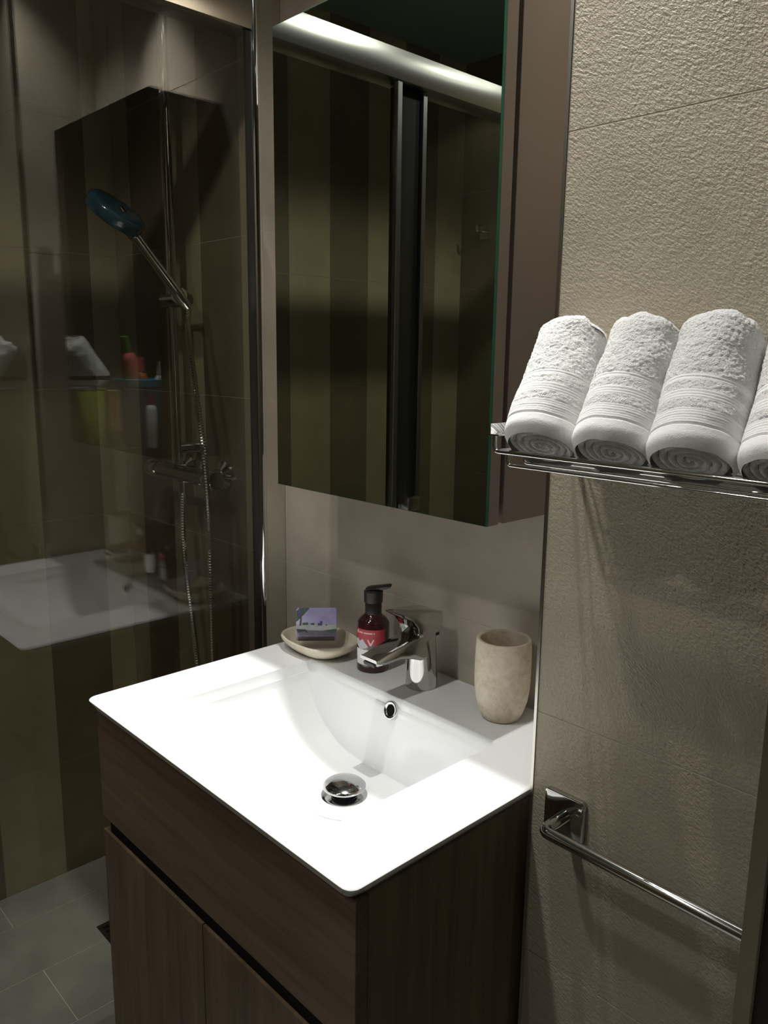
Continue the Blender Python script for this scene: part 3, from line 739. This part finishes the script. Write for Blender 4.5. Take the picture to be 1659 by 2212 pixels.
# ------------------------------------------------------------------ shelf with toiletries on the right wall (seen in the screen's reflection)
MT['bucket_blue'] = mat('bucket_blue', (0.09, 0.11, 0.36), 0.25); MT['rim_blue'] = mat('rim_blue', (0.03, 0.30, 0.48), 0.3)
MT['lime'] = mat('lime', (0.38, 0.42, 0.08), 0.4); MT['coral'] = mat('coral', (0.55, 0.12, 0.12), 0.3); MT['orange'] = mat('orange', (0.42, 0.10, 0.03), 0.4)
MT['white_pl'] = mat('white_pl', (0.7, 0.72, 0.70), 0.35); MT['green_pl'] = mat('green_pl', (0.10, 0.26, 0.05), 0.4); MT['kraft'] = mat('kraft', (0.42, 0.28, 0.17), 0.6)
MT['magenta'] = mat('magenta', (0.40, 0.02, 0.14), 0.4); MT['shelf_dark'] = mat('shelf_dark', (0.03, 0.022, 0.016), 0.5)
t = thing('wall_shelf', (0.80, -0.70, 1.01), 'dark wall shelf of toiletries reflected in the shower glass', 'shelf')
bm = B(); box(bm, (0.64, -0.93, 1.012), (XR, -0.47, 1.030), 0.001); obj('board', bm, 'shelf_dark', t)
for y_ in (-0.86, -0.54):
    bm = B(); prism(bm, [(0, 0), (-0.22, 0), (-0.01, -0.16), (0, -0.16)], (XR, y_-0.006, 1.012), (1, 0, 0), (0, 0, 1), (0, 0.012, 0)); obj('bracket', bm, 'shelf_dark', t)
SZ = 1.030
bx, by = 0.735, -0.762
t = thing('storage_bucket', (bx, by, SZ), 'blue plastic bucket of bottles reflected in the shower glass', 'bucket')
bm = B(); lathe(bm, [(0, 0), (0.072, 0), (0.076, 0.004), (0.092, 0.222), (0.089, 0.222), (0.073, 0.008), (0, 0.008)], (bx, by, SZ), 40); obj('tub', bm, 'bucket_blue', t, 40)
bm = B(); lathe(bm, [(0.091, 0.212), (0.097, 0.213), (0.097, 0.236), (0.090, 0.238), (0.089, 0.213)], (bx, by, SZ), 40); obj('rim', bm, 'rim_blue', t, 40)
for i in range(7):
    a = math.radians(150+i*22); bm = B(); tube(bm, [(bx+math.cos(a)*0.0775, by+math.sin(a)*0.0775, SZ+0.02), (bx+math.cos(a)*0.092, by+math.sin(a)*0.092, SZ+0.20)], 0.003, 6); obj('rib', bm, 'rim_blue', t, 40)
def pbottle(name, base, top, r, mm, capm, lab, r2=None):
    base, top = Vector(base), Vector(top); d = (top-base); ln = d.length; d.normalize()
    t = thing(name, base, lab, 'bottle'); r2 = r2 or r
    bm = B(); lathe(bm, [(0, 0), (r*0.95, 0), (r, 0.004), (r2, ln*0.72), (r2*0.75, ln*0.79), (r2*0.45, ln*0.82), (0, ln*0.82)], base, 28, d); obj('bottle', bm, mm, t, 40)
    bm = B(); lathe(bm, [(0, ln*0.82), (r2*0.55, ln*0.82), (r2*0.52, ln), (0, ln)], base, 24, d); obj('cap', bm, capm, t, 40)
pbottle('shampoo_bottle', (bx-0.025, by+0.02, SZ+0.09), (bx-0.03, by+0.072, SZ+0.385), 0.030, 'coral', 'green_pl', 'coral pink bottle leaning out of the blue bucket')
pbottle('lotion_bottle', (bx+0.035, by-0.012, SZ+0.02), (bx+0.036, by-0.018, SZ+0.315), 0.028, 'orange', 'coral', 'orange bottle standing at the back of the blue bucket')
pbottle('cleanser_bottle', (bx-0.020, by-0.045, SZ+0.03), (bx-0.030, by-0.066, SZ+0.30), 0.020, 'white_pl', 'white_pl', 'white bottle standing at the edge of the blue bucket')
bm = B()
rings = []
for h, wy, wx in ((0, 0.030, 0.030), (0.02, 0.040, 0.034), (0.10, 0.050, 0.028), (0.20, 0.055, 0.012), (0.245, 0.057, 0.003), (0.255, 0.057, 0.002)):
    rings.append([bm.verts.new((0.735+wx*math.cos(2*PI*k/24), -0.575+wy*math.sin(2*PI*k/24), SZ+h)) for k in range(24)])
for a, b in zip(rings, rings[1:]):
    for k in range(24): bm.faces.new((a[k], a[(k+1) % 24], b[(k+1) % 24], b[k]))
bm.faces.new(rings[0][::-1]); bm.faces.new(rings[-1])
tag(obj('refill_pouch', bm, 'lime', None, 60), 'lime green stand-up refill pouch beside the blue bucket', 'pouch')
t = thing('carton', (0.715, -0.640, SZ), 'small brown and red carton between the pouch and the bucket', 'box')
bm = B(); box(bm, (0.695, -0.660, SZ), (0.730, -0.622, SZ+0.055), 0.001); obj('dark_base', bm, 'shelf_dark', t)
bm = B(); box(bm, (0.695, -0.660, SZ+0.0551), (0.730, -0.622, SZ+0.20), 0.001); obj('box_body', bm, 'kraft', t)
bm = B(); box(bm, (0.6945, -0.648, SZ+0.11), (0.6949, -0.630, SZ+0.15)); obj('red_mark', bm, 'coral', t)
for q, (yy, m1, m2) in enumerate(((-0.735, 'magenta', 'white_pl'), (-0.80, 'white_pl', 'green_pl'))):
    pbottle('sachet_tube', (bx-0.118, yy, SZ+0.0), (bx-0.116, yy-0.004, SZ+0.185), 0.019, m2, m1, ('white tube with a magenta cap in front of the blue bucket', 'green tube with a white cap in front of the blue bucket')[q])
